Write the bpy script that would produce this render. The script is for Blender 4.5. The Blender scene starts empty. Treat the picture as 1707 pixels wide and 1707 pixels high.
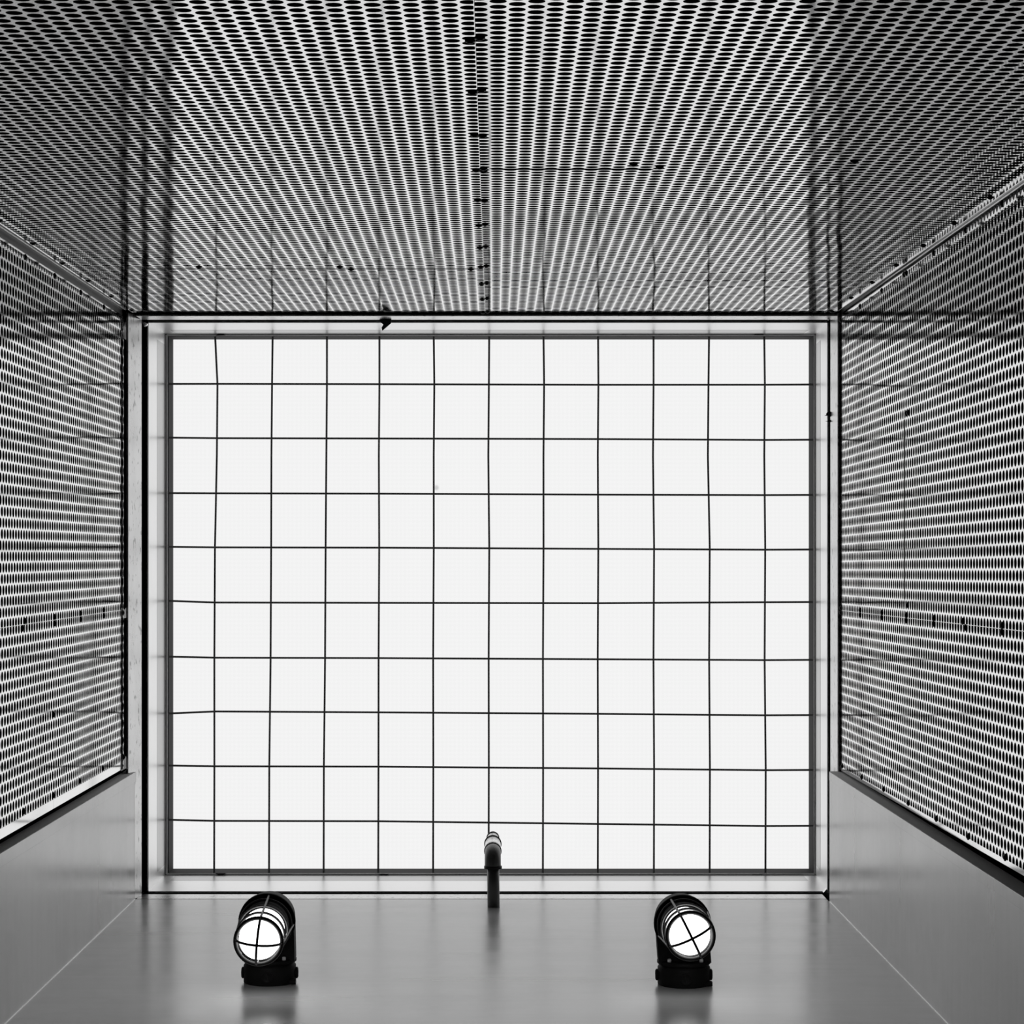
import bpy, math, random
import numpy as np
from mathutils import Vector, Matrix

# ------------------------------------------------------------------ camera, world, exposure
# The shaft is seen straight up: X = right, Y = towards the lamp wall (down in the frame), Z = up.
F = 3700.0                       # focal length in pixels of the 1707 frame
CX, CY = 824.0, 925.0            # vanishing point of the vertical edges
scn = bpy.context.scene
COL = scn.collection
cam_d = bpy.data.cameras.new('camera')
cam_d.sensor_width = 36.0
cam_d.sensor_fit = 'HORIZONTAL'
cam_d.lens = F / 1707.0 * 36.0
cam_d.shift_x = (853.5 - CX) / 1707.0
cam_d.shift_y = (CY - 853.5) / 1707.0
cam_d.clip_end = 100
cam = bpy.data.objects.new('camera', cam_d)
COL.objects.link(cam)
cam.rotation_euler = (math.pi, 0, 0)
scn.camera = cam
world = bpy.data.worlds.new('world')
scn.world = world
world.use_nodes = True
world.node_tree.nodes['Background'].inputs[0].default_value = (0.5, 0.5, 0.5, 1)
world.node_tree.nodes['Background'].inputs[1].default_value = 0.02
scn.view_settings.view_transform = 'Standard'
scn.view_settings.look = 'None'
scn.view_settings.exposure = 0.0
scn.view_settings.gamma = 1.0
scn.view_settings.use_curve_mapping = False
PANEL_STRENGTH = 0.90
GLOBE_STRENGTH = 3.5
random.seed(7)
PI = math.pi


# ------------------------------------------------------------------ materials
def new_mat(name):
    m = bpy.data.materials.new(name)
    m.use_nodes = True
    nt = m.node_tree
    for n in list(nt.nodes):
        nt.nodes.remove(n)
    out = nt.nodes.new('ShaderNodeOutputMaterial')
    return m, nt, out


def metal(name, base, rough, metallic=1.0, scale=(3, 3, 3), base_var=0.0, rough_var=0.0,
          bump=0.0, bump_scale=(2, 2, 2), spec=0.5, stains=None, detail=4.0, ior=1.5):
    m, nt, out = new_mat(name)
    N, L = nt.nodes.new, nt.links.new
    p = N('ShaderNodeBsdfPrincipled')
    L(p.outputs[0], out.inputs[0])
    p.inputs['Metallic'].default_value = metallic
    p.inputs['Specular IOR Level'].default_value = spec
    p.inputs['IOR'].default_value = ior
    tc = N('ShaderNodeNewGeometry')
    mp = N('ShaderNodeMapping')
    mp.inputs['Scale'].default_value = scale
    L(tc.outputs['Position'], mp.inputs['Vector'])
    nz = N('ShaderNodeTexNoise')
    nz.inputs['Scale'].default_value = 1.0
    nz.inputs['Detail'].default_value = detail
    L(mp.outputs[0], nz.inputs['Vector'])
    mr = N('ShaderNodeMapRange')
    mr.inputs['From Min'].default_value = 0.3
    mr.inputs['From Max'].default_value = 0.7
    mr.inputs['To Min'].default_value = base * (1 - base_var)
    mr.inputs['To Max'].default_value = min(1.0, base * (1 + base_var))
    L(nz.outputs['Fac'], mr.inputs['Value'])
    colsock = mr.outputs[0]
    if stains:
        st_scale, lo, hi, dark = stains
        mp2 = N('ShaderNodeMapping')
        mp2.inputs['Scale'].default_value = st_scale
        L(tc.outputs['Position'], mp2.inputs['Vector'])
        n2 = N('ShaderNodeTexNoise')
        n2.inputs['Scale'].default_value = 1.0
        n2.inputs['Detail'].default_value = 6.0
        L(mp2.outputs[0], n2.inputs['Vector'])
        r2 = N('ShaderNodeMapRange')
        r2.inputs['From Min'].default_value = lo
        r2.inputs['From Max'].default_value = hi
        r2.inputs['To Min'].default_value = dark
        r2.inputs['To Max'].default_value = 1.0
        L(n2.outputs['Fac'], r2.inputs['Value'])
        mu = N('ShaderNodeMath')
        mu.operation = 'MULTIPLY'
        L(colsock, mu.inputs[0])
        L(r2.outputs[0], mu.inputs[1])
        colsock = mu.outputs[0]
    cc = N('ShaderNodeCombineColor')
    for i in range(3):
        L(colsock, cc.inputs[i])
    L(cc.outputs[0], p.inputs['Base Color'])
    m2 = N('ShaderNodeMapRange')
    m2.inputs['From Min'].default_value = 0.3
    m2.inputs['From Max'].default_value = 0.7
    m2.inputs['To Min'].default_value = max(0.0, rough - rough_var)
    m2.inputs['To Max'].default_value = rough + rough_var
    L(nz.outputs['Fac'], m2.inputs['Value'])
    L(m2.outputs[0], p.inputs['Roughness'])
    if bump:
        mp3 = N('ShaderNodeMapping')
        mp3.inputs['Scale'].default_value = bump_scale
        L(tc.outputs['Position'], mp3.inputs['Vector'])
        n3 = N('ShaderNodeTexNoise')
        n3.inputs['Scale'].default_value = 1.0
        n3.inputs['Detail'].default_value = 1.5
        L(mp3.outputs[0], n3.inputs['Vector'])
        b = N('ShaderNodeBump')
        b.inputs['Strength'].default_value = 1.0
        b.inputs['Distance'].default_value = bump
        L(n3.outputs['Fac'], b.inputs['Height'])
        L(b.outputs[0], p.inputs['Normal'])
    return m


def emitter(name, strength, diffuser=False):
    m, nt, out = new_mat(name)
    N, L = nt.nodes.new, nt.links.new
    e = N('ShaderNodeEmission')
    e.inputs['Color'].default_value = (1, 1, 1, 1)
    e.inputs['Strength'].default_value = strength
    L(e.outputs[0], out.inputs[0])
    if diffuser:            # prismatic acrylic: lit sheet through which the tubes show faintly
        tr = N('ShaderNodeBsdfTransparent')
        mix = N('ShaderNodeMixShader')
        mix.inputs[0].default_value = 0.15
        L(e.outputs[0], mix.inputs[1])
        L(tr.outputs[0], mix.inputs[2])
        L(mix.outputs[0], out.inputs[0])
        g = N('ShaderNodeNewGeometry')
        w = N('ShaderNodeTexChecker')
        mp = N('ShaderNodeMapping')
        mp.inputs['Rotation'].default_value = (0, 0, PI / 4)
        mp.inputs['Location'].default_value = (0, 0, 0.37)
        mp.inputs['Scale'].default_value = (120, 120, 0.0)
        L(g.outputs['Position'], mp.inputs['Vector'])
        L(mp.outputs[0], w.inputs['Vector'])
        w.inputs['Scale'].default_value = 1.0
        mr = N('ShaderNodeMapRange')
        mr.inputs['To Min'].default_value = strength * 0.99
        mr.inputs['To Max'].default_value = strength * 1.01
        L(w.outputs['Fac'], mr.inputs['Value'])
        vd = N('ShaderNodeVectorMath')          # a small smudge on the acrylic
        vd.operation = 'DISTANCE'
        L(g.outputs['Position'], vd.inputs[0])
        vd.inputs[1].default_value = ((727 - CX) * 6.286 / F, (813 - CY) * 6.286 / F, 6.286)
        sm = N('ShaderNodeMapRange')
        sm.interpolation_type = 'SMOOTHSTEP'
        sm.inputs['From Min'].default_value = 0.003
        sm.inputs['From Max'].default_value = 0.011
        sm.inputs['To Min'].default_value = 0.68
        sm.inputs['To Max'].default_value = 1.0
        L(vd.outputs['Value'], sm.inputs['Value'])
        ml = N('ShaderNodeMath')
        ml.operation = 'MULTIPLY'
        L(mr.outputs[0], ml.inputs[0])
        L(sm.outputs[0], ml.inputs[1])
        L(ml.outputs[0], e.inputs['Strength'])
    return m


M = {}
M['sheet'] = metal('perforated_steel', 0.80, 0.085, rough_var=0.025, base_var=0.04, scale=(4, 4, 4),
                   bump=0.0030, bump_scale=(4, 4, 1.6))
M['brushed'] = metal('satin_panel', 0.46, 0.25, metallic=0.15, rough_var=0.03, base_var=0.12, scale=(0.9, 0.9, 7),
                     stains=((5.0, 5.0, 5.0), 0.28, 0.5, 0.86), ior=3.0)
M['well'] = metal('satin_steel', 0.86, 0.34, rough_var=0.03, base_var=0.04, scale=(3, 3, 8))
M['bar'] = metal('weathered_steel', 0.62, 0.30, rough_var=0.06, base_var=0.15, scale=(40, 6, 12),
                 stains=((70, 45, 70), 0.32, 0.42, 0.45))
M['bead'] = metal('bright_edge', 0.75, 0.25)
M['galv'] = metal('galvanized_steel', 0.45, 0.38, metallic=0.9, base_var=0.1, scale=(30, 30, 30))
M['dark'] = metal('dark_frame', 0.05, 0.7, metallic=0.0, base_var=0.1, spec=0.08)
M['wire'] = metal('dark_wire', 0.16, 0.45, metallic=0.3)
M['black'] = metal('black_casting', 0.009, 0.6, metallic=0.0, base_var=0.2, scale=(40, 40, 40), spec=0.15)
M['guard'] = metal('guard_metal', 0.018, 0.38, metallic=0.3, spec=0.4)
M['bolt'] = metal('bolt_metal', 0.8, 0.3, metallic=0.0)
M['lipbead'] = metal('pale_bead', 0.85, 0.5, metallic=0.0)
M['strip'] = metal('dull_steel', 0.50, 0.34, base_var=0.06, scale=(3, 3, 8))
M['angle'] = metal('dark_angle', 0.16, 0.35)
M['return'] = metal('zinc_edge', 0.55, 0.6, metallic=0.0, spec=0.2)
M['pipe'] = metal('dull_pipe', 0.20, 0.40, metallic=0.6, spec=0.4)
M['ring'] = metal('dark_collar', 0.03, 0.5, metallic=0.0, spec=0.2)
M['screw'] = metal('screw_black', 0.012, 0.5, metallic=0.0, spec=0.15)
M['void'] = metal('void_black', 0.006, 0.9, metallic=0.0, spec=0.0)
M['concrete'] = metal('concrete_floor', 0.22, 0.85, metallic=0.0, base_var=0.2, scale=(6, 6, 6), spec=0.2)
M['tape'] = metal('torn_tape', 0.02, 0.7, metallic=0.0, spec=0.2)
M['housing'] = metal('white_enamel', 0.85, 0.6, metallic=0.0)
M['panel'] = emitter('lit_diffuser', PANEL_STRENGTH, True)
M['tube'] = emitter('fluorescent_tube', 0.95)
M['globe'] = emitter('lit_glass', GLOBE_STRENGTH)


# ------------------------------------------------------------------ mesh helpers
class MB:
    def __init__(self):
        self.v, self.f, self.s = [], [], []

    def add(self, verts, faces, smooth=False):
        o = len(self.v)
        self.v += [tuple(p) for p in verts]
        self.f += [tuple(i + o for i in f) for f in faces]
        self.s += [smooth] * len(faces)
        return self

    def box(self, a, b):
        x0, y0, z0 = a
        x1, y1, z1 = b
        vs = [(x0, y0, z0), (x1, y0, z0), (x1, y1, z0), (x0, y1, z0),
              (x0, y0, z1), (x1, y0, z1), (x1, y1, z1), (x0, y1, z1)]
        return self.add(vs, [(3, 2, 1, 0), (4, 5, 6, 7), (0, 1, 5, 4), (1, 2, 6, 5), (2, 3, 7, 6), (3, 0, 4, 7)])

    def bbox(self, a, b, c=0.002):
        """box with chamfered edges along its longest axis"""
        a, b = Vector(a), Vector(b)
        d = b - a
        ax = max(range(3), key=lambda i: d[i])
        u, w = [(1, 2), (2, 0), (0, 1)][ax]
        c = min(c, abs(d[u]) / 3, abs(d[w]) / 3)
        prof = [(a[u] + c, a[w]), (b[u] - c, a[w]), (b[u], a[w] + c), (b[u], b[w] - c),
                (b[u] - c, b[w]), (a[u] + c, b[w]), (a[u], b[w] - c), (a[u], a[w] + c)]
        vs = []
        for e in (a[ax], b[ax]):
            for q in prof:
                p = [0, 0, 0]
                p[ax], p[u], p[w] = e, q[0], q[1]
                vs.append(p)
        n = 8
        fs = [tuple(range(n))[::-1], tuple(range(n, 2 * n))]
        fs += [(i, (i + 1) % n, n + (i + 1) % n, n + i) for i in range(n)]
        return self.add(vs, fs)

    def lathe(self, prof, origin, axis, n=32, caps=True):
        """prof: list of (radius, distance along axis)"""
        origin, axis = Vector(origin), Vector(axis).normalized()
        ref = Vector((1, 0, 0)) if abs(axis.x) < 0.8 else Vector((0, 1, 0))
        u = axis.cross(ref).normalized()
        w = axis.cross(u)
        vs = []
        for r, h in prof:
            for k in range(n):
                t = 2 * PI * k / n
                vs.append(origin + axis * h + (u * math.cos(t) + w * math.sin(t)) * r)
        fs = []
        for i in range(len(prof) - 1):
            for k in range(n):
                k2 = (k + 1) % n
                fs.append((i * n + k, i * n + k2, (i + 1) * n + k2, (i + 1) * n + k))
        self.add(vs, fs, True)
        if caps:
            o = len(self.v) - len(vs)
            self.f.append(tuple(o + k for k in range(n))[::-1])
            self.f.append(tuple(o + (len(prof) - 1) * n + k for k in range(n)))
            self.s += [False, False]
        return self

    def tube(self, pts, r, n=8, closed=False):
        pts = [Vector(p) for p in pts]
        m = len(pts)
        vs, fs = [], []
        prev = None
        for i, p in enumerate(pts):
            if closed:
                d = pts[(i + 1) % m] - pts[i - 1]
            else:
                d = pts[min(i + 1, m - 1)] - pts[max(i - 1, 0)]
            d.normalize()
            if prev is None:
                ref = Vector((0, 0, 1)) if abs(d.z) < 0.8 else Vector((1, 0, 0))
                u = d.cross(ref).normalized()
            else:
                u = (prev - d * prev.dot(d)).normalized()
            prev = u
            w = d.cross(u)
            rr = r[i] if isinstance(r, (list, tuple)) else r
            for k in range(n):
                t = 2 * PI * k / n
                vs.append(p + (u * math.cos(t) + w * math.sin(t)) * rr)
        for i in range(m if closed else m - 1):
            j = (i + 1) % m
            for k in range(n):
                k2 = (k + 1) % n
                fs.append((i * n + k, i * n + k2, j * n + k2, j * n + k))
        self.add(vs, fs, True)
        if not closed:
            o = len(self.v) - len(vs)
            self.f += [tuple(o + k for k in range(n))[::-1], tuple(o + (m - 1) * n + k for k in range(n))]
            self.s += [False, False]
        return self

    def prism(self, poly, vec):
        poly = [Vector(p) for p in poly]
        vec = Vector(vec)
        n = len(poly)
        vs = poly + [p + vec for p in poly]
        fs = [tuple(range(n))[::-1], tuple(range(n, 2 * n))]
        fs += [(i, (i + 1) % n, n + (i + 1) % n, n + i) for i in range(n)]
        return self.add(vs, fs)

    def build(self, name, mat, parent=None, loc=(0, 0, 0)):
        me = bpy.data.meshes.new(name)
        me.from_pydata([tuple(p) for p in self.v], [], self.f)
        me.polygons.foreach_set('use_smooth', self.s)
        me.materials.append(mat)
        me.update()
        return link(name, me, parent, loc)


def link(name, data, parent=None, loc=(0, 0, 0)):
    o = bpy.data.objects.new(name, data)
    COL.objects.link(o)
    o.location = loc
    if parent is not None:
        o.parent = parent
    return o


def tag(o, label=None, cat=None, group=None, kind=None):
    for k, v in (('label', label), ('category', cat), ('group', group), ('kind', kind)):
        if v:
            o[k] = v
    return o


def thing(name, label, cat, loc, group=None):
    return tag(link(name, None, None, loc), label, cat, group)


def px(x, y, z):
    """world point at height z whose image is pixel x, y of the survey photograph"""
    return Vector(((x - CX) * z / F, (y - CY) * z / F, z))


# ------------------------------------------------------------------ key planes (metres)
XL, XR, YB, YF = -0.950, 0.889, -0.6226, 0.892     # perforated left, right, back; steel front
XPL, XPR = -0.931, 0.863                            # lower steel panels left and right
ZTOP = 5.73
ZF, ZC = -1.2, 6.62                                 # floor, ceiling slab


def structure(name, mb, mat, parent=None):
    o = mb.build(name, mat, parent)
    if parent is None:
        o['kind'] = 'structure'
    return o


floor = structure('floor', MB().box((-1.3, -1.0, ZF - 0.1), (1.25, 1.2, ZF)), M['concrete'])
ceiling = structure('ceiling', MB().box((-1.3, -1.0, ZC), (1.25, 1.2, ZC + 0.1)), M['void'])
wall_left = structure('wall_left', MB().box((-1.15, -0.83, ZF), (-1.05, 1.02, ZC)), M['void'])
wall_right = structure('wall_right', MB().box((0.99, -0.83, ZF), (1.09, 1.02, ZC)), M['void'])
wall_back = structure('wall_back', MB().box((-1.05, -0.83, ZF), (0.99, -0.73, ZC)), M['void'])
wall_front = structure('wall_front', MB().box((-1.05, 0.92, ZF), (0.99, 1.02, ZC)), M['void'])

# ------------------------------------------------------------------ perforated sheets
P = 0.02513            # hole pitch along the shaft
CW = P * math.sqrt(3) / 2
NH = 18
HR = 0.393 * P         # hole radius
TH = 0.0015
ang = np.arange(NH) * 2 * PI / NH
hole_t = np.stack([np.cos(ang) * HR, np.sin(ang) * HR], 1)
hx = []
for a in ang:          # flat-topped hexagon, normals at 30, 90, 150 ...
    k = round((a - PI / 6) / (PI / 3))
    r = (P / 2) / math.cos(a - (PI / 6 + k * PI / 3))
    hx.append((math.cos(a) * r, math.sin(a) * r))
hex_t = np.array(hx)


LATTICE = {}


def perforated(parent, axis, plane, inward, u0, u1, z0, z1, mu0=0.0, mu1=0.0, mz1=0.0, mz0=0.0,
               slit=None, shear=0.0, phase=0.0, zphase=0.0):
    """Sheet in the plane axis = plane with staggered round holes, cut square at its edges.
    mu*, mz* are blank margins.  slit = (edge 'z0'|'z1', ua, ub): open joint along that edge."""
    ua, ub, za, zb = u0 + mu0, u1 - mu1, z0 + mz0, z1 - mz1
    ni = int((ub - ua) / CW) + 3
    nj = int((zb - za) / P) + 3
    ii, jj = np.meshgrid(np.arange(-1, ni), np.arange(-1, nj), indexing='ij')
    ii, jj = ii.ravel(), jj.ravel()
    cu = ua + (ii + 0.5 + phase) * CW
    cz = zb - (jj + 0.5 + zphase) * P - (ii % 2) * P / 2
    keep = (cu > ua - 0.5 * P) & (cu < ub + 0.5 * P) & (cz > za - 0.45 * P) & (cz < zb + 0.45 * P)
    cu, cz, ii = cu[keep], cz[keep], ii[keep]
    n = len(cu)
    ring = lambda t: np.stack([cu[:, None] + t[None, :, 0], cz[:, None] + t[None, :, 1]], 2)
    H, X = ring(hole_t), ring(hex_t)
    for A in (H, X):
        np.clip(A[..., 0], ua, ub, out=A[..., 0])
        np.clip(A[..., 1], za, zb, out=A[..., 1])
    A = np.stack([H, X, H], 1).reshape(-1, 2)                       # per cell: hole, hex, hole back
    depth = np.zeros((n, 3, NH))
    depth[:, 2, :] = TH
    depth = depth.reshape(-1)
    base = (np.arange(n) * 3 * NH)[:, None]
    k = np.arange(NH)
    k2 = (k + 1) % NH
    front = np.stack([NH + k, NH + k2, k2, k], 1)
    rim = np.stack([k, k2, 2 * NH + k2, 2 * NH + k], 1)
    fr = (base[:, :, None] + front[None]).reshape(n, NH, 4)
    rm = (base[:, :, None] + rim[None]).reshape(n, NH, 4)
    mask = np.ones((n, NH), bool)
    if slit:
        # open a ragged joint through one row of holes: drop the webs between its neighbours
        zr, sa, sb = slit
        ev = ii % 2 == 0
        z0r = cz[ev][np.argmin(np.abs(cz[ev] - zr))]
        row = np.abs(cz - np.where(ev, z0r, z0r - P / 2)) < P * 0.1
        for c in np.where(row & (cu > sa) & (cu < sb))[0]:
            mid = (np.arange(NH) + 0.5) * 360 / NH
            gone = (mid > 185) & (mid < 355) if ev[c] else (mid > 5) & (mid < 175)
            mask[c, gone] = False
    faces = np.concatenate([fr[mask], rm[mask]]).astype(np.int32)
    verts2, dep = A, depth
    extra = []
    for (a0, a1, b0, b1) in ((u0, ua, z0, z1), (ub, u1, z0, z1), (ua, ub, zb, z1), (ua, ub, z0, za)):
        if a1 - a0 > 1e-5 and b1 - b0 > 1e-5:
            extra.append((a0, a1, b0, b1))
    for (a0, a1, b0, b1) in extra:
        o = len(verts2)
        q = np.array([(a0, b0), (a1, b0), (a1, b1), (a0, b1)] * 2)
        verts2 = np.concatenate([verts2, q])
        dep = np.concatenate([dep, [0, 0, 0, 0, TH, TH, TH, TH]])
        fx = np.array([(0, 1, 2, 3), (4, 7, 6, 5), (0, 4, 5, 1), (1, 5, 6, 2), (2, 6, 7, 3), (3, 7, 4, 0)]) + o
        faces = np.concatenate([faces, fx.astype(np.int32)])
    co = np.zeros((len(verts2), 3))
    uu = verts2[:, 0] + shear * (verts2[:, 1] - 5.0)
    if axis == 'y':
        co[:, 0], co[:, 1] = uu, plane - inward * dep
    else:
        co[:, 1], co[:, 0] = uu, plane - inward * dep
    co[:, 2] = verts2[:, 1]
    me = bpy.data.meshes.new('perforated_panel')
    me.vertices.add(len(co))
    me.vertices.foreach_set('co', co.ravel())
    me.loops.add(faces.size)
    me.loops.foreach_set('vertex_index', faces.ravel())
    me.polygons.add(len(faces))
    me.polygons.foreach_set('loop_start', np.arange(len(faces), dtype=np.int32) * 4)
    me.polygons.foreach_set('loop_total', np.full(len(faces), 4, np.int32))
    me.polygons.foreach_set('use_smooth', np.zeros(len(faces), bool))
    me.update(calc_edges=True)
    me.materials.append(M['sheet'])
    LATTICE[me.name] = (ua, ub, zb, phase, zphase, shear)
    return link('perforated_panel', me, parent)


screw_me = {}


def snap(panel, u, z):
    """nearest web between two holes of one column"""
    ua, ub, zb, ph, zp, sh = LATTICE[panel.data.name]
    u0 = u - sh * (z - 5.0)
    i = round((u0 - ua) / CW - 0.5 - ph)
    uu = ua + (i + 0.5 + ph) * CW
    off = zb - zp * P - (P / 2 if i % 2 else 0)
    zz = off - round((off - z) / P) * P
    return min(max(uu, ua + 0.003), ub - 0.003) + sh * (zz - 5.0), zz



def screw(panel, axis, plane, inward, u, z, r=0.0066):
    """black pan-head screw with washer clamping a web of the sheet"""
    u, z = snap(panel, u, z)
    key = (axis, inward)
    if key not in screw_me:
        d = (0, inward, 0) if axis == 'y' else (inward, 0, 0)
        mb = MB().lathe([(r, -0.0005), (r, 0.0012), (r * 0.62, 0.0016), (r * 0.55, 0.003), (r * 0.3, 0.0038)], (0, 0, 0), d, 14)
        me = bpy.data.meshes.new('screw')
        me.from_pydata([tuple(p) for p in mb.v], [], mb.f)
        me.polygons.foreach_set('use_smooth', mb.s)
        me.materials.append(M['screw'])
        screw_me[key] = me
    loc = (u, plane, z) if axis == 'y' else (plane, u, z)
    return link('screw', screw_me[key], panel, loc)


ZS = [5.70 - 12 * P * k for k in range(13)]           # screw spacing: every twelfth hole

# back wall (top of the frame): two stacks of sheets either side of a straight seam
SX = -0.0228
XB0, XB1 = -0.930, 0.8764
yb = ('y', YB, 1)
ZLE, ZRE = 5.705, 5.722
ZJL, ZJR = ZLE - 36 * P, ZRE - 86 * P          # horizontal joints, left and right stack


def col_phase(ua, target):
    f = (target - ua) / CW - 0.5
    return f - math.floor(f)


pl_ = col_phase(XB0 + 0.004, SX - 0.30 * CW)
pr_ = 0.22 - 0.5
back_lu = perforated(wall_back, *yb, XB0, SX, ZJL, ZLE, mu0=0.004, mu1=0.0008, phase=pl_,
                     slit=(ZJL + 1.5 * P, (240 - CX) * 4.8 / F, (806 - CX) * 4.8 / F))
back_ll = perforated(wall_back, *yb, XB0, SX, 1.9, ZJL - 0.0012, mu0=0.004, mu1=0.0008, phase=pl_)
back_ru = perforated(wall_back, *yb, SX + 0.0006, XB1, ZJR, ZRE, mu1=0.010, phase=pr_, zphase=0.37,
                     slit=(ZJR + 1.4 * P, (815 - CX) * 3.57 / F, (1078 - CX) * 3.57 / F))
back_rl = perforated(wall_back, *yb, SX + 0.0006, XB1, 1.9, ZJR, mu1=0.010, phase=pr_, zphase=0.37)


def back_panel(u, z):
    if u < SX:
        return back_lu if z > ZJL else back_ll
    return back_ru if z > ZJR else back_rl


for z in ZS:
    if z < 2.2:
        continue
    for u in (SX - 0.0105, SX + 0.0105):
        zz = z + random.uniform(-0.006, 0.006)
        screw(back_panel(u, zz), *yb, u, zz)
    if z > 3.8:
        screw(back_panel(XB0 + 0.01, z), *yb, XB0 + 0.008, z - 0.05)
    screw(back_panel(XB1 - 0.01, z), *yb, XB1 - 0.008, z - 0.03)
for (x, y) in ((330, 446), (570, 444), (585, 448), (785, 449), (815, 284), (1064, 275), (1090, 277), (1412, 271)):
    z = YB * F / (y - CY)
    u = (x - CX) * z / F
    screw(back_panel(u, z), *yb, u, z)

# left wall
xl = ('x', XL, 1)
YL0, YL1, YLS = -0.612, 0.547, 0.141
left_t = perforated(wall_left, *xl, YL0, YLS, 3.2, 5.69, mu0=0.006, mu1=0.0008, phase=col_phase(YL0 + 0.006, YLS - 0.33 * CW))
left_b = perforated(wall_left, *xl, YLS + 0.0006, YL1, 5.69 - 36 * P, 5.69, mu1=0.020, phase=-0.2, zphase=0.4)
left_b2 = perforated(wall_left, *xl, YLS + 0.0006, YL1, 3.2, 5.689 - 36 * P, mu1=0.020, phase=-0.2, zphase=0.4)
for z in ZS:
    if z < 3.4:
        continue
    for u in (YLS - 0.010, YLS + 0.011):
        zz = z + random.uniform(-0.012, 0.012)
        screw(left_t if u < YLS else (left_b if zz > 4.79 else left_b2), *xl, u, zz)
    screw(left_t, *xl, YL0 + 0.012, z - 0.01)
    screw(left_b if z > 4.79 else left_b2, *xl, YL1 - 0.020, z - 0.012)
screw(left_b, *xl, 0.34, 4.80)

for y0, y1 in ((-0.606, -0.556), (0.135, 0.163), (0.520, 0.552)):
    MB().bbox((XL - 0.003, y0, 5.66), (XL - 0.0016, y1, 5.76), 0.0005).build('mounting_plate', M['bead'], wall_left)

# right wall: hangs slightly out of square
xr = ('x', XR, -1)
YR0, YR1, YRS = -0.624, 0.548, 0.138
SH = 0.0073
prr = col_phase(YR0 + 0.014, YRS - 0.3 * CW)
ZJ = 5.709 - 37 * P
right_tu = perforated(wall_right, *xr, YR0, YRS, ZJ, 5.715, mu0=0.014, mu1=0.0008, mz1=0.006, shear=SH, phase=prr,
                      slit=(ZJ + 1.5 * P, (690 - CY) * 4.775 / F, (1003 - CY) * 4.775 / F))
right_tl = perforated(wall_right, *xr, YR0, YRS, 2.7, ZJ, mu0=0.014, mu1=0.0008, shear=SH, phase=prr)
right_b = perforated(wall_right, *xr, YRS + 0.0006, YR1, 2.7, 5.715, mu1=0.010, mz1=0.006, shear=SH, phase=-0.3, zphase=0.45)
for z in ZS:
    if z < 2.9:
        continue
    sy = SH * (z - 5.0)
    for u in (YRS - 0.010, YRS + 0.011):
        zz = z + random.uniform(-0.012, 0.012)
        screw(right_b if u > YRS else (right_tu if zz > 4.775 else right_tl), *xr, u + sy, zz)
    screw(right_tu if z > 4.775 else right_tl, *xr, YR0 + 0.020 + sy, z)
    screw(right_b, *xr, YR1 - 0.012 + sy, z - 0.03)
for (x, y) in ((1512, 683), (1514, 696), (1511, 1012), (1508, 452)):
    z = XR * F / (x - CX)
    screw(right_tu, *xr, (y - CY) * z / F, z)
for y in (694, 838):
    screw(right_tu, *xr, (y - CY) * 5.705 / F, 5.705)

# ------------------------------------------------------------------ plain steel panels
o = MB().bbox((XPL, YF, ZF), (XPR, YF + 0.006, 5.75)).build('steel_panel', M['brushed'], wall_front)
YPL, YPR = 0.5627, 0.558
lp = MB().box((XPL - 0.003, YPL, ZF), (XPL, YF - 0.001, 5.80)).build('steel_panel', M['brushed'], wall_left)
MB().box((XPL - 0.030, YPL - 0.0008, ZF), (XPL - 0.0002, YPL + 0.002, 5.80)).build('return_edge', M['return'], lp)
MB().bbox((XPL, YPL, ZF), (XPL + 0.0015, YPL + 0.026, 5.765)).build('edge_strip', M['brushed'], lp)
rp = MB().box((XPR, YPR, ZF), (XPR + 0.003, YF - 0.001, 5.715)).build('steel_panel', M['brushed'], wall_right)
MB().box((XPR + 0.0002, YPR - 0.0008, ZF), (XPR + 0.036, YPR + 0.002, 5.715)).build('return_edge', M['return'], rp)
MB().bbox((XPR - 0.0015, YPR, ZF), (XPR, YPR + 0.022, 5.71)).build('edge_strip', M['brushed'], rp)

n_trim = [0]


def trim(mb, mat):
    n_trim[0] += 1
    return structure('trim_%d' % n_trim[0], mb, mat)


# corner beads
trim(MB().tube([(XPL + 0.001, YF - 0.001, ZF), (XPL + 0.001, YF - 0.001, 5.74)], 0.0022, 8), M['bead'])
trim(MB().tube([(XPR - 0.001, YF - 0.001, ZF), (XPR - 0.001, YF - 0.001, 5.70)], 0.0018, 8), M['bead'])
trim(MB().tube([(-0.941, -0.626, 1.9), (-0.941, -0.626, 5.66)], 0.0022, 8), M['bead'])
trim(MB().tube([(0.884, -0.628, 1.9), (0.884, -0.628, 5.70)], 0.0018, 8), M['bead'])

trim(MB().box((-0.960, -0.634, 1.9), (-0.9535, -0.600, 5.69)).box((-0.960, -0.634, 1.9), (-0.925, -0.6285, 5.69)), M['angle'])
trim(MB().box((0.8925, -0.634, 1.9), (0.899, -0.600, 5.71)).box((0.868, -0.634, 1.9), (0.8985, -0.6285, 5.71)), M['angle'])

# bars closing the shaft below the ceiling light
trim(MB().prism([(-0.940, -0.622, 5.70), (-0.922, -0.622, 5.802), (-0.926, -0.622, 5.804), (-0.946, -0.622, 5.702)], (0, 1.513, 0)), M['bar'])   # left, leaning in
trim(MB().bbox((-0.923, -0.621, 5.722), (0.884, -0.6155, 5.812)), M['bar'])      # back
trim(MB().bbox((0.883, -0.621, 5.707), (0.889, 0.892, 5.834)), M['bar'])          # right
trim(MB().bbox((XPL + 0.004, YF - 0.0006, 5.752), (XPR - 0.002, YF + 0.004, 5.832)), M['bar'])   # front

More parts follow.
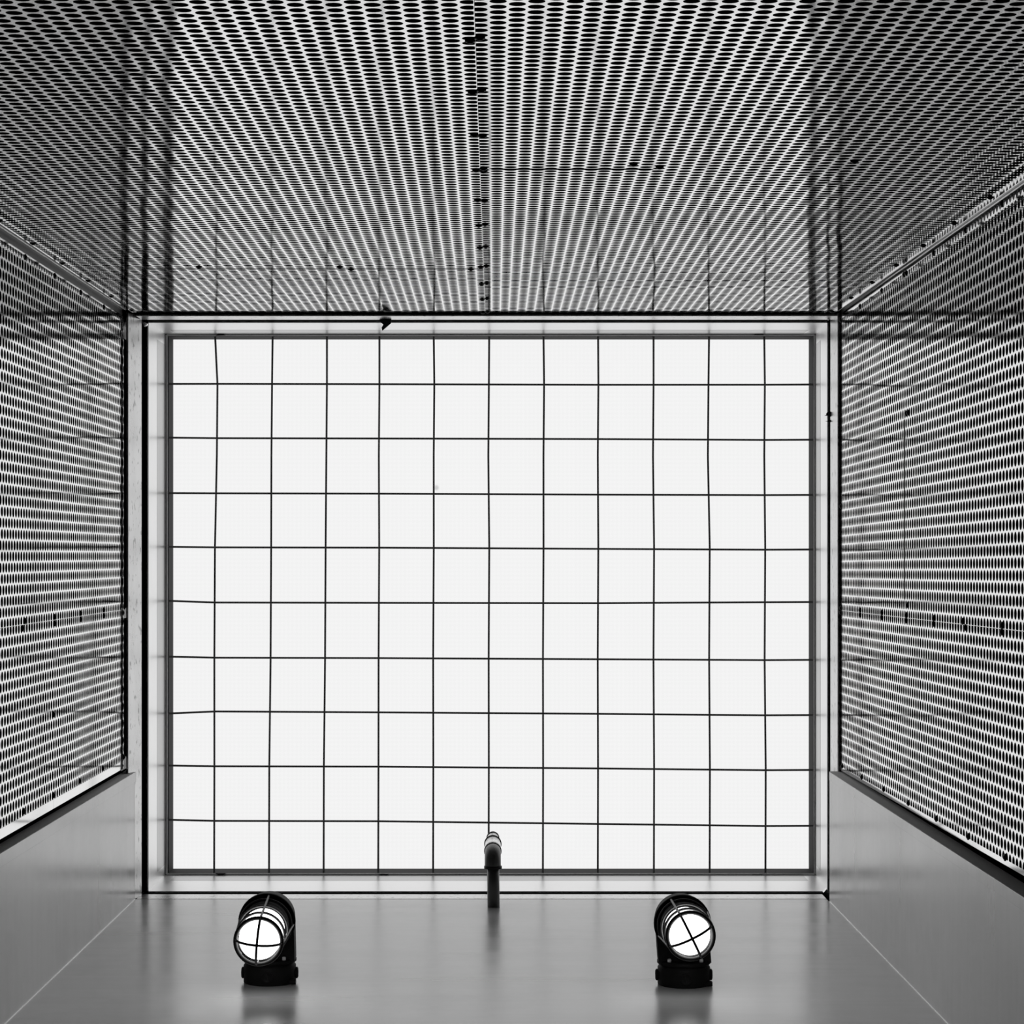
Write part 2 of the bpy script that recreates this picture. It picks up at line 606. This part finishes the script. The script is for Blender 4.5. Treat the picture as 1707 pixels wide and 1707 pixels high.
# ------------------------------------------------------------------ ceiling light
WL, WT, WB = -0.917, -0.6155, 0.892
ZW0, ZW1 = 5.886, 6.185
trim(MB().prism([(WL, WT, ZW0), (WL, WB, ZW0), (WL, WB, ZW1), (WL, WT, ZW1)], (-0.004, 0, 0)), M['well'])
trim(MB().prism([(0.883, WT, ZW0), (0.883, WB, ZW0), (0.895, WB, ZW1), (0.895, WT, ZW1)], (0.004, 0, 0)), M['well'])
well_back = trim(MB().prism([(WL, WT, ZW0), (0.883, WT, ZW0), (0.895, WT, ZW1), (WL, WT, ZW1)], (0, -0.004, 0)), M['well'])
well_front = trim(MB().prism([(WL, WB, ZW0), (0.883, WB, ZW0), (0.895, WB, ZW1), (WL, WB, ZW1)], (0, 0.004, 0)), M['well'])
for (x0, y0, z0, x1, y1) in ((WL, WT + 0.03, 6.037, WL + 0.0008, WB - 0.03), (0.8897, WT + 0.03, 6.057, 0.8893, WB - 0.03)):
    mb = MB()
    q = 0.005 if x0 > 0 else 0.0
    mb.prism([(x0, y0, z0), (x0, y1, z0), (x0 + q, y1, 6.18), (x0 + q, y0, 6.18)], (0.0003 if x0 < 0 else -0.0003, 0, 0))
    trim(mb, M['strip'])
trim(MB().box((WL + 0.03, WT, 6.073), (0.86, WT + 0.0003, 6.18)), M['strip'])
trim(MB().box((WL + 0.03, WB - 0.0003, 6.078), (0.86, WB, 6.18)), M['strip'])
for pts, par in ((((1379, 529), (1384, 524), (1392, 521), (1393, 523), (1386, 527), (1382, 533)), well_back),
                 (((231, 534), (238, 535.5), (245, 539), (245, 541), (240, 544), (239, 540), (231, 536)), well_back),
                 (((1373, 1488), (1378, 1482), (1383, 1488), (1386, 1495), (1383, 1497), (1378, 1491)), well_front),
                 (((226, 1498), (232, 1492), (238, 1489), (236, 1494), (228, 1500)), well_front)):
    MB().prism([px(x, y, 5.845) for x, y in pts], (0, 0, 0.02)).build('corner_tab', M['bead'], par)
# retaining bead round the opening
lx0, lx1, ly0, ly1 = -0.9125, 0.8922, -0.6125, 0.8895
zb_ = 6.182
for a, b in (((lx0, ly0), (lx0, ly1)), ((lx1, ly0), (lx1, ly1)), ((lx0, ly0), (lx1, ly0)), ((lx0, ly1), (lx1, ly1))):
    trim(MB().tube([(*a, zb_), (*b, zb_)], 0.0028, 8), M['lipbead'])
for (x, y, dy) in ((368, 557, -1), (1265, 556, -1), (368, 1458, 1), (1262, 1461, 1), (640, 1459, 1)):
    c = px(x, y, 6.18)
    MB().prism([(c.x - 0.014, c.y - dy * 0.004, 6.176), (c.x + 0.014, c.y - dy * 0.004, 6.176), (c.x, c.y + dy * 0.006, 6.176)], (0, 0, 0.004)) \
        .build('retaining_tab', M['dark'], well_back if dy < 0 else well_front)
light = thing('ceiling_light', 'large square backlit white ceiling light panel in a steel frame closing the shaft', 'light',
              (0, 0, 6.62))
LZ = -6.62


def lpart(mb, name, mat, parent=light):
    return mb.build(name, mat, parent, (0, 0, LZ) if parent is light else (0, 0, 0))


# dark inner frame
ix0, ix1, iy0, iy1 = -0.9092, 0.8905, -0.6100, 0.8885
zi0, zi1 = 6.198, 6.286
lpart(MB().box((ix0 - 0.01, iy0 - 0.01, zi0), (ix0, iy1 + 0.01, zi1)), 'inner_frame', M['dark'])
lpart(MB().box((ix1, iy0 - 0.01, zi0), (ix1 + 0.01, iy1 + 0.01, zi1)), 'inner_frame', M['dark'])
lpart(MB().box((ix0, iy0 - 0.01, zi0), (ix1, iy0, zi1)), 'inner_frame', M['dark'])
lpart(MB().box((ix0, iy1, zi0), (ix1, iy1 + 0.01, zi1)), 'inner_frame', M['dark'])
lpart(MB().box((ix0 - 0.01, iy0 - 0.01, 6.286), (ix1 + 0.01, iy1 + 0.01, 6.289)), 'diffuser', M['panel'])
hous = lpart(MB().box((ix0 - 0.01, iy0 - 0.01, 6.42), (ix1 + 0.01, iy1 + 0.01, 6.43))
             .box((ix0 - 0.02, iy0 - 0.02, 6.29), (ix0 - 0.01, iy1 + 0.02, 6.43)).box((ix1 + 0.01, iy0 - 0.02, 6.29), (ix1 + 0.02, iy1 + 0.02, 6.43))
             .box((ix0, iy0 - 0.02, 6.29), (ix1, iy0 - 0.01, 6.43)).box((ix0, iy1 + 0.01, 6.29), (ix1, iy1 + 0.02, 6.43)), 'housing', M['housing'])
for x in (610, 692, 778, 862, 948, 1032):
    X = (x - CX) * 6.36 / F
    lpart(MB().tube([(X, iy0 + 0.06, 6.36), (X, iy1 - 0.05, 6.36)], 0.019, 12), 'fluorescent_tube', M['tube'])

# ------------------------------------------------------------------ wire grille under the panel
grille = thing('wire_grille', 'dark welded wire mesh with square openings stretched below the lit ceiling panel', 'wire mesh', (0, 0, 6.19))
ZH, ZV = 6.188, 6.1935


def wire(pts, z, r=0.0028):
    w = MB().tube([Vector(((x - CX) * z / F, (y - CY) * z / F, 0)) for x, y in pts], r, 8)
    return w.build('wire', M['wire'], grille, (0, 0, z - 6.19))


for x0, x1, kink in ((358.5, 357, 362.5), (454.5, 448.5, 453.5), (545, 539.5, 545), (632.5, 630.5, 632.5), (723, 722, 724),
                     (815.5, 814.5, 815), (906, 905, 907), (997, 996.5, 997.5), (1089.5, 1090, 1089.5), (1182, 1183, 1181), (1274, 1276, 1275)):
    m1 = (x0 + x1) / 2
    wire([(x0, 558.5), (kink, 641), (kink - 1.0, 760), (m1 + 0.6, 912), (m1 - 0.4, 1100), (x1 + 0.4, 1280), (x1, 1457)], ZV)
for ys in ((640, 640.5, 641.5, 641), (729.5, 731, 732, 733), (822, 823, 824.5, 825), (911.5, 913, 915, 916), (1001.5, 1005, 1005.5, 1003.5),
           (1094.5, 1097, 1099, 1100), (1189.5, 1187.5, 1190, 1192), (1276, 1278, 1281, 1283.5), (1366.5, 1369, 1373.5, 1376.5)):
    wire([(278, ys[0]), (360, ys[1] - 0.6 if ys[0] != 1189.5 else 1186), (632, ys[1]), (998, ys[2]), (1275, ys[3] + 0.4), (1357, ys[3])], ZH)

# ------------------------------------------------------------------ jelly-jar wall lamps
def wall_lamp(X, Z, hood, front, roll, label):
    t = thing('caged_lamp', label, 'lamp', (X, YF, Z), 'caged lamps on the steel wall')
    R, H = 0.0545, 0.040
    box = MB().lathe([(R - 0.002, 0.0), (R, 0.002), (R, H - 0.004), (R - 0.002, H - 0.001), (R - 0.004, H), (R - 0.004, H + 0.003)],
                     (0, 0, 0), (0, -1, 0), 48)
    box.bbox((R - 0.02, -0.010, -0.034), (R + 0.002, -0.001, -0.016), 0.002)
    box = box.build('junction_box', M['black'], t)
    for d, r in (((0, 0, -1), 0.0120), ((1, 0, 0), 0.0120), ((-1, 0, 0), 0.0120)):
        d = Vector(d)
        c = Vector((0, -0.0195, 0)) + d * (R - 0.004)
        pl = MB().lathe([(r, 0), (r, 0.007), (r * 0.8, 0.0085), (r * 0.78, 0.0075), (r * 0.3, 0.0075)], c, d, 24).build('plug', M['black'], t)
        s = d.cross(Vector((0, 1, 0)))
        e = c + d * 0.0078
        q = Vector((0, 0.0085, 0)) + s * 0.002
        w = s * 0.0011
        MB().prism([e - q - w, e - q + w, e + q + w, e + q - w], d * 0.0012).build('slot', M['screw'], pl)
    cov = MB().lathe([(R - 0.001, H + 0.003), (R + 0.0012, H + 0.005), (R + 0.0012, H + 0.010), (R - 0.001, H + 0.012)], (0, 0, 0), (0, -1, 0), 48) \
        .build('cover', M['black'], t)
    for sx in (-1, 1):
        for sz in (-1, 1):
            MB().lathe([(0.0042, 0), (0.0042, 0.006), (0.003, 0.008)], (sx * 0.033, -H - 0.011, sz * 0.036), (0, -1, 0), 10).build('bolt', M['bolt'], t)
    org = Vector((X, YF, Z))
    C = Vector(hood) - org            # centre of the hood rim
    D = (Vector(front) - Vector(hood))
    L = D.length
    ax = D.normalized()               # lamp axis, towards the floor
    RH = 0.0591
    # bracket: arched arm from the cover to the socket behind the globe
    prof = []
    rb = 0.0545
    for k in range(25):
        a = PI * k / 24
        prof.append((C.x + rb * math.cos(a), C.y - rb * math.sin(a)))
    prof += [(-rb, -H - 0.009), (rb, -H - 0.009)]
    n = len(prof)
    z0, z1 = C.z + 0.002, C.z + 0.075
    layers = [(z0, 1.0), (z1 - 0.02, 0.98), (z1 - 0.006, 0.86), (z1, 0.68)]
    vs = []
    for z, s in layers:
        for (x, y) in prof:
            vs.append((C.x + (x - C.x) * s, min(C.y + (y - C.y) * s, -H - 0.009) if y > C.y + 0.01 else C.y + (y - C.y) * s, z))
    fs = [tuple(range(n)), tuple((len(layers) - 1) * n + k for k in range(n))[::-1]]
    for i in range(len(layers) - 1):
        for k in range(n):
            fs.append((i * n + k, i * n + (k + 1) % n, (i + 1) * n + (k + 1) % n, (i + 1) * n + k))
    br = MB()
    br.add(vs, fs)
    br.build('bracket', M['black'], t)
    # hood rim
    MB().lathe([(0.050, -0.004), (RH - 0.001, -0.002), (RH, 0.002), (RH, 0.012), (RH - 0.002, 0.015), (RH - 0.004, 0.013), (RH - 0.005, 0.006), (0.040, 0.004)],
               C, ax, 56).build('hood', M['black'], t)
    MB().lathe([(0.047, 0.0), (0.047, L * 0.40), (0.045, L * 0.43), (0.043, L * 0.43), (0.043, L * 0.40)], C, ax, 48, False).build('globe_holder', M['black'], t)
    # glass globe
    rg, tip = 0.0420, 0.036
    gp = [(rg * 0.93, 0.004), (rg, 0.016), (rg, L * 0.6)]
    for k in range(0, 9):
        a = PI / 2 * k / 8
        gp.append((max(rg * math.cos(a), 0.0008), L * 0.82 + (L * 0.18 + tip) * math.sin(a)))
    MB().lathe(gp, C, ax, 48).build('globe', M['globe'], t)
    # guard
    g = tag(link('guard', None, t, C), 'dark wire guard over the glass')
    ref = Vector((0, 1, 0))
    u = (Vector((1, 0, 0)) - ax * ax.x).normalized()
    w = ax.cross(u)
    if w.y < 0:
        w = -w
    ra, rb2 = 0.0545, 0.0462

    def rad(tt):
        return ra + (rb2 - ra) * tt

    for tt, r in ((0.20, 0.0022), (0.48, 0.0024), (0.77, 0.0026), (1.0, 0.0042)):
        rr = rad(tt)
        pts = [ax * (L * tt) + (u * math.cos(2 * PI * k / 48) + w * math.sin(2 * PI * k / 48)) * rr for k in range(48)]
        MB().tube(pts, r, 8, True).build('ring', M['guard'], g)
    for th in (roll, roll + 90):
        a = math.radians(th)
        d = w * -math.cos(a) + u * math.sin(a)        # 0 = up in the frame, positive clockwise
        pts = []
        for s in (1, -1):
            side = []
            for tt in (0.05, 0.25, 0.5, 0.75, 0.95):
                side.append(ax * (L * tt) + d * (s * (rad(tt) + 0.0012)))
            for k in range(1, 7):
                b = PI / 2 * k / 7
                side.append(ax * (L * 0.97 + 0.046 * math.sin(b)) + d * (s * rb2 * math.cos(b)))
            if s == 1:
                pts = side + [ax * (L * 0.97 + 0.046)]
            else:
                pts += side[::-1]
        MB().tube(pts, 0.0026, 8).build('bar', M['guard'], g)
    return t


wall_lamp(-0.469, 4.638, (-0.471, 0.759, 4.605), (-0.4684, 0.7676, 4.41), 5.0,
          'black caged bulkhead lamp, lit, left of the pipe on the steel wall')
wall_lamp(0.394, 4.615, (0.388, 0.760, 4.585), (0.3889, 0.7552, 4.40), -26.0,
          'black caged bulkhead lamp, lit, guard twisted, right of the pipe on the steel wall')

# ------------------------------------------------------------------ bent pipe
pipe = thing('bent_pipe', 'short grey metal pipe with elbow sticking out of the steel wall between the two lamps', 'pipe', (-0.0028, YF, 5.628))
rp_, re_ = 0.0155, 0.0205
MB().tube([(0.001, 0.004, 0), (0, -0.104, 0)], rp_, 24).build('stub', M['pipe'], pipe)
ya = 0.7558 - YF
el = [(-0.001, ya + 0.036, 0)]
for k in range(0, 11):
    a = PI / 2 * k / 10
    el.append((-0.001, ya + 0.030 - 0.030 * math.sin(a), 0.030 - 0.030 * math.cos(a)))
el.append((-0.001, ya, 0.036))
MB().tube(el, re_, 24).build('elbow', M['pipe'], pipe)
MB().lathe([(re_ * 0.9, -0.0035), (0.0226, -0.003), (0.0226, 0.003), (re_ * 0.9, 0.0035)], (-0.0005, ya + 0.036, 0), (0, -1, 0), 28).build('collar', M['ring'], pipe)
for h, rr in ((0.002, 0.0224), (0.146, 0.0228)):
    MB().lathe([(rr - 0.002, -0.004), (rr, -0.003), (rr, 0.003), (rr - 0.002, 0.004)], (-0.001, ya, 0.033 + h), (0, 0, 1), 28).build('collar', M['ring'], pipe)
tag(MB().lathe([(re_, 0), (re_, 0.146)], (-0.001, ya, 0.033), (0, 0, 1), 28).build('coupling', M['bead'], pipe), 'bright metal coupling above the elbow')
MB().lathe([(rp_, 0.15), (rp_, 0.262)], (-0.001, ya, 0.033), (0, 0, 1), 24).build('outlet', M['bead'], pipe)
MB().lathe([(rp_, 0.258), (rp_ + 0.0018, 0.26), (rp_ + 0.0018, 0.27), (rp_ * 0.7, 0.271)], (-0.001, ya, 0.033), (0, 0, 1), 24).build('collar', M['ring'], pipe)

# ------------------------------------------------------------------ loose scraps on the bars
def scrap(pts, z, label, d=0.003):
    c = px(*pts[0], z)
    mb = MB().prism([px(x, y, z) - c for x, y in pts], (0.001, 0.0, d))
    return tag(mb.build('torn_tape', M['tape'], None, c), label, 'tape')


scrap([(632, 529), (638, 532), (645, 529), (652, 531), (651, 539), (644, 545), (637, 551), (636, 546), (639, 541), (634, 537)], 5.80,
      'ragged dark scrap of tape hanging from the bar at the back wall')
scrap([(1385, 686), (1379, 687), (1377, 690), (1377.5, 691.5), (1374, 693), (1380, 693), (1385, 695)], 5.83, 'ragged dark scrap of tape on the right-hand bar, upper of two')
scrap([(1385, 699), (1381, 701.5), (1375, 702), (1381, 703), (1385, 704)], 5.83, 'thin dark scrap of tape on the right-hand bar, lower of two')
